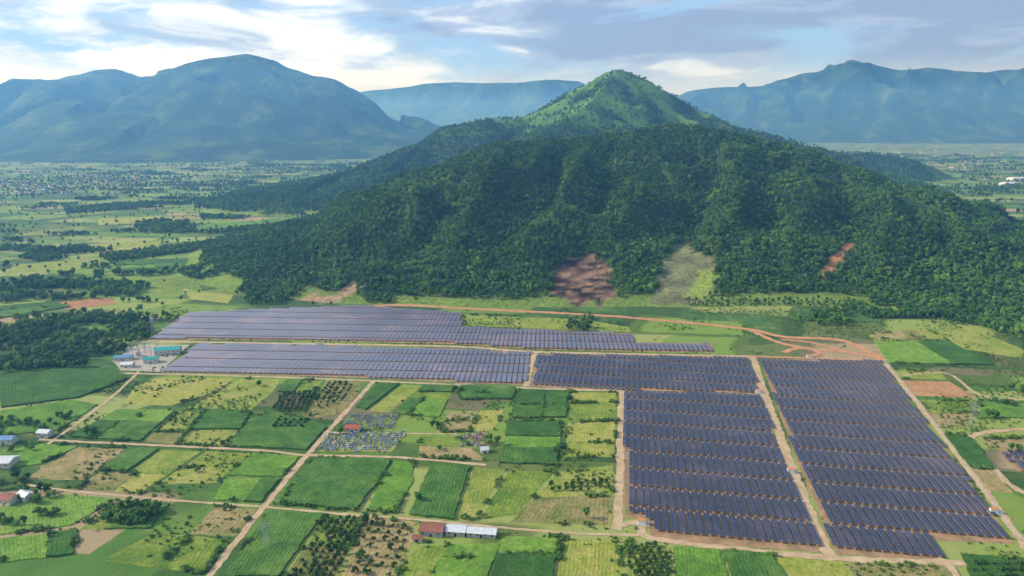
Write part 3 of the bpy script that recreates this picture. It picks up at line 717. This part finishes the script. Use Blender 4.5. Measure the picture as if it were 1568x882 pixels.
# valley tree clumps and hedgerows
def valley(x0,x1,y0,y1,s,thr,sd,sc):
    x,y=jgrid(x0,x1,y0,y1,s); n=fbm(x/130,y/38,4,sd); n2=fbm(x/500,y/400,2,sd+9); h=hillH(x,y)
    k=(n+.25*(n2-.5)>thr)&(h<5)&notin(x,y,SOL+ALLP+[VIL])&(roaddist(x,y)>4)
    x,y=x[k],y[k]; return np.stack([x,y,np.maximum(0,h[k])-.3],1),rng.uniform(.6,1.2,len(x))*sc
P1,s1=valley(-1500,-150,980,2400,8,.65,301,1.0); P2,s2=valley(-3500,400,2400,4800,14,.66,311,1.2); P3,s3=valley(1000,3800,1400,6000,16,.65,321,1.4)
P4,s4=valley(-1200,-430,560,980,8,.62,331,.9); P5,s5=valley(560,1400,420,1100,9,.65,341,.7); P6,s6=valley(250,900,840,1000,8,.6,351,.6)
vx,vy=jgrid(-3200,-1200,2200,3900,22); kk=inpoly(vx,vy,VIL)&(rng.random(len(vx))<.6); P7=np.stack([vx[kk],vy[kk],vx[kk]*0-.3],1); s7=rng.uniform(.7,1.2,len(P7))
# single trees sprinkled over the plain
qx,qy=jgrid(-1800,0,950,2600,26); kk=(rng.random(len(qx))<.22)&(hillH(qx,qy)<1)&notin(qx,qy,SOL)&(roaddist(qx,qy)>4); P8=np.stack([qx[kk],qy[kk],qx[kk]*0-.2],1); s8=rng.uniform(.4,.9,len(P8))
scatter('valley_trees',np.concatenate([P1,P2,P3,P4,P5,P6,P7,P8]),np.concatenate([s1,s2,s3,s4,s5,s6,s7,s8]),farp,5)
WOOD=[[(0,512),(60,488),(150,482),(225,492),(235,508),(205,530),(170,545),(150,562),(0,566),(-200,560),(-200,500)],
 [(35,432),(110,418),(160,420),(150,438),(60,442)],[(130,440),(190,432),(222,440),(205,455),(140,452)],[(270,420),(330,405),(420,395),(500,380),(430,415),(300,432)],
 [(380,470),(370,440),(420,420),(520,400),(560,430),(470,448),(430,465)],[(150,395),(320,372),(420,360),(300,385),(170,402)],[(25,398),(60,384),(110,380),(180,384),(60,402)],
 [(200,350),(240,338),(290,340),(280,350)],[(365,355),(460,345),(460,354),(370,360)],[(350,390),(480,355),(600,330),(560,380),(420,410)],[(1290,470),(1420,455),(1568,470),(1650,500),(1568,520),(1450,488),(1330,488)],
 [(855,490),(900,486),(935,495),(915,507),(870,506)],[(1240,480),(1300,478),(1300,500),(1250,500)],[(540,455),(640,452),(640,466),(560,466)],[(100,320),(200,312),(210,320),(100,328)],[(0,455),(40,452),(40,462),(0,465)]]
pts=[];sc=[]
for W in WOOD:
    P=G(W); xs=[q[0] for q in P];ys=[q[1] for q in P]; x,y=jgrid(min(xs),max(xs),min(ys),max(ys),6.5); k=inpoly(x,y,P)&(fbm(x/40,y/40,3,9)>.38)&notin(x,y,SOL)&(roaddist(x,y)>3)&(hillH(x,y)<8); x,y=x[k],y[k]
    pts.append(np.stack([x,y,np.maximum(hillH(x,y),0)-.2],1)); sc.append(rng.uniform(.6,1.1,len(x)))
scatter('woodland',np.concatenate(pts),np.concatenate(sc),farp,5)
# shrubs foreground
x,y=jgrid(-650,900,320,940,4.2); n=fbm(x/35,y/35,4,401); k=(n+rng.uniform(-.12,.12,len(x))>.61)&notin(x,y,SOL+CORN)&(roaddist(x,y)>1.5); x,y=x[k],y[k]
scatter('shrubs',np.stack([x,y,np.maximum(hillH(x,y),0)-.1],1),rng.uniform(.3,1.0,len(x)),bushes,3)
# hedges between parcels
hp=[]
for P in ALLP:
    if P[0][1]>950: continue
    for a_,b_ in zip(P,P[1:]+P[:1]):
        if random.random()<.5: continue
        n_=int(math.dist(a_,b_)/2.2)
        for i in range(n_):
            t=i/max(1,n_)
            if fbm(np.array([(a_[0]+(b_[0]-a_[0])*t)/14]),np.array([(a_[1]+(b_[1]-a_[1])*t)/14]),2,3)[0]>.53:
                hp.append((a_[0]+(b_[0]-a_[0])*t+random.uniform(-1,1),a_[1]+(b_[1]-a_[1])*t+random.uniform(-1,1),0))
hp=np.array(hp); k=(roaddist(hp[:,0],hp[:,1])>1)&notin(hp[:,0],hp[:,1],SOL); hp=hp[k]
scatter('hedge_shrubs',hp,rng.uniform(.6,1.7,len(hp)),bushes,3)
# orchards
pts=[]
for poly,du,dv,rot in (([(500,790),(553,794),(512,895),(436,893)],4.6,5.2,9),([(432,601),(490,603),(468,632),(415,629)],4.8,5,-5),([(965,834),(1024,838),(1028,890),(962,890)],4,5,-8),([(560,800),(634,804),(600,885),(530,885)],7,8,9),
    ([(845,740),(935,735),(935,750),(835,755)],5,6,0),([(1480,860),(1568,862),(1580,890),(1495,890)],5,6,0),([(425,640),(480,645),(468,660),(410,655)],6,6,0),([(495,585),(548,590),(520,620),(480,628)],6,7,0)):
    P=G(poly); th=math.radians(-rot); c,s=math.cos(th),math.sin(th); cx=sum(q[0] for q in P)/len(P);cy=sum(q[1] for q in P)/len(P)
    for i in range(-25,26):
        for j in range(-25,26):
            X=cx+i*du*c-j*dv*s+random.uniform(-.4,.4);Y=cy+i*du*s+j*dv*c+random.uniform(-.4,.4)
            if bool(inpoly(X,Y,P)) and random.random()<.93: pts.append((X,Y,0))
scatter('orchard',pts,rng.uniform(.65,1.15,len(pts)),orch,2)
# individual trees in the foreground
base=[o.data for o in protos.objects]
def tree(x,y,s,nm='broadleaf_tree'):
    o=bpy.data.objects.new(nm,random.choice(base)); scene.collection.objects.link(o); o.location=(x,y,-.1); o.scale=(s,s,s*random.uniform(.85,1.1)); o.rotation_euler=(0,0,random.uniform(0,6.28))
for px,py,r,n in ((205,790,15,64),(20,650,14,10),(60,655,12,8),(15,740,12,9),(50,762,12,12),(70,790,8,6),(20,800,10,6),(100,640,8,5),(350,680,5,2),(300,722,2,1),(640,768,4,2),(665,655,4,2),(752,680,5,4),(850,690,5,3),(855,655,4,2),
    (700,600,4,3),(735,603,4,3),(870,610,4,2),(565,805,4,2),(545,855,3,1),(1535,620,8,4),(1520,640,6,3),(1555,600,8,5),(480,612,4,2),(520,665,4,2),(672,690,4,2),(30,690,8,4),(128,690,4,1),(900,790,4,1),(395,590,4,2),(140,668,5,2),(1555,690,6,3)):
    cx,cy=gp(px,py)
    for _ in range(n):
        a=random.uniform(0,6.28);q=r*math.sqrt(random.random()); tree(cx+math.cos(a)*q*1.2,cy+math.sin(a)*q*.8,random.uniform(.45,.85))

# ------------------------------------------------------------------ light, sky, haze
S=Vector((-.83,.08,.52)).normalized()
sun=bpy.data.lights.new('sun','SUN'); sun.energy=5; sun.angle=math.radians(.55); sun.color=(1,.94,.82)
so=bpy.data.objects.new('sun',sun); scene.collection.objects.link(so); so.rotation_euler=S.to_track_quat('Z','Y').to_euler(); so.location=(-500,200,600)
w=bpy.data.worlds.new('World'); scene.world=w; w.use_nodes=True; nt=w.node_tree; bg=nt.nodes['Background']
sky=N(nt,'ShaderNodeTexSky',sky_type='NISHITA'); sky.sun_disc=False; sky.sun_elevation=math.asin(S.z); sky.sun_rotation=math.atan2(S.x,S.y); sky.air_density=1; sky.dust_density=.6; sky.ozone_density=2
tc=N(nt,'ShaderNodeTexCoord').outputs['Generated']; sp=N(nt,'ShaderNodeSeparateXYZ'); nt.links.new(tc,sp.inputs[0])
az=math_(nt,'ARCTAN2',sp.outputs[0],sp.outputs[1]); el=sp.outputs[2]
cb=N(nt,'ShaderNodeCombineXYZ'); nt.links.new(math_(nt,'MULTIPLY_ADD',az,4.2,1.3),cb.inputs[0]); nt.links.new(math_(nt,'MULTIPLY',el,16),cb.inputs[1])
n1=noise(nt,cb.outputs[0],1.0,10,.56,.5)
cb2=N(nt,'ShaderNodeCombineXYZ'); nt.links.new(math_(nt,'MULTIPLY_ADD',az,5.0,5.0),cb2.inputs[0]); nt.links.new(math_(nt,'MULTIPLY',el,20),cb2.inputs[1])
n2=noise(nt,cb2.outputs[0],1.1,9,.58,.5)
cov=maprange(nt,n1,.36,.5)
gr=math_(nt,'ADD',n2,math_(nt,'MULTIPLY',maprange(nt,az,-.4,.25),.26))
gr=math_(nt,'ADD',gr,math_(nt,'MULTIPLY',maprange(nt,el,.06,.14),.12))
ccol=ramp(nt,gr,[(.52,(12.5,13,13.6)),(.62,(8.8,10,11.6)),(.7,(5,6.4,9)),(.84,(3.2,4.4,7.0))])
blue=mix(nt,.75,sky.outputs[0],(4.2,7.4,12.4))
c=mix(nt,math_(nt,'MULTIPLY',cov,.94),blue,ccol)
hzn=maprange(nt,el,.09,.03); c=mix(nt,math_(nt,'MULTIPLY',hzn,.7),c,(9.8,11.2,12.2))
nt.links.new(c,bg.inputs[0]); bg.inputs[1].default_value=.1
hm=bpy.data.materials.new('haze_air'); hm.use_nodes=True; hn=hm.node_tree; hn.nodes.remove(hn.nodes['Principled BSDF'])
vs=N(hn,'ShaderNodeVolumeScatter'); vs.inputs['Color'].default_value=(.16,.45,1,1); vs.inputs['Density'].default_value=1.3e-4; vs.inputs['Anisotropy'].default_value=.3
hn.links.new(vs.outputs[0],hn.nodes['Material Output'].inputs['Volume'])
a=MB(); a.box((0,14000,300),(58000,34000,900)); a.build('haze',[hm])

cam=bpy.data.cameras.new('camera'); co=bpy.data.objects.new('camera',cam); scene.collection.objects.link(co)
co.location=(0,0,CH); co.rotation_euler=(math.pi/2-PITCH,0,0); cam.sensor_width=36; cam.lens=36*F/1568; cam.clip_start=1; cam.clip_end=100000
scene.camera=co
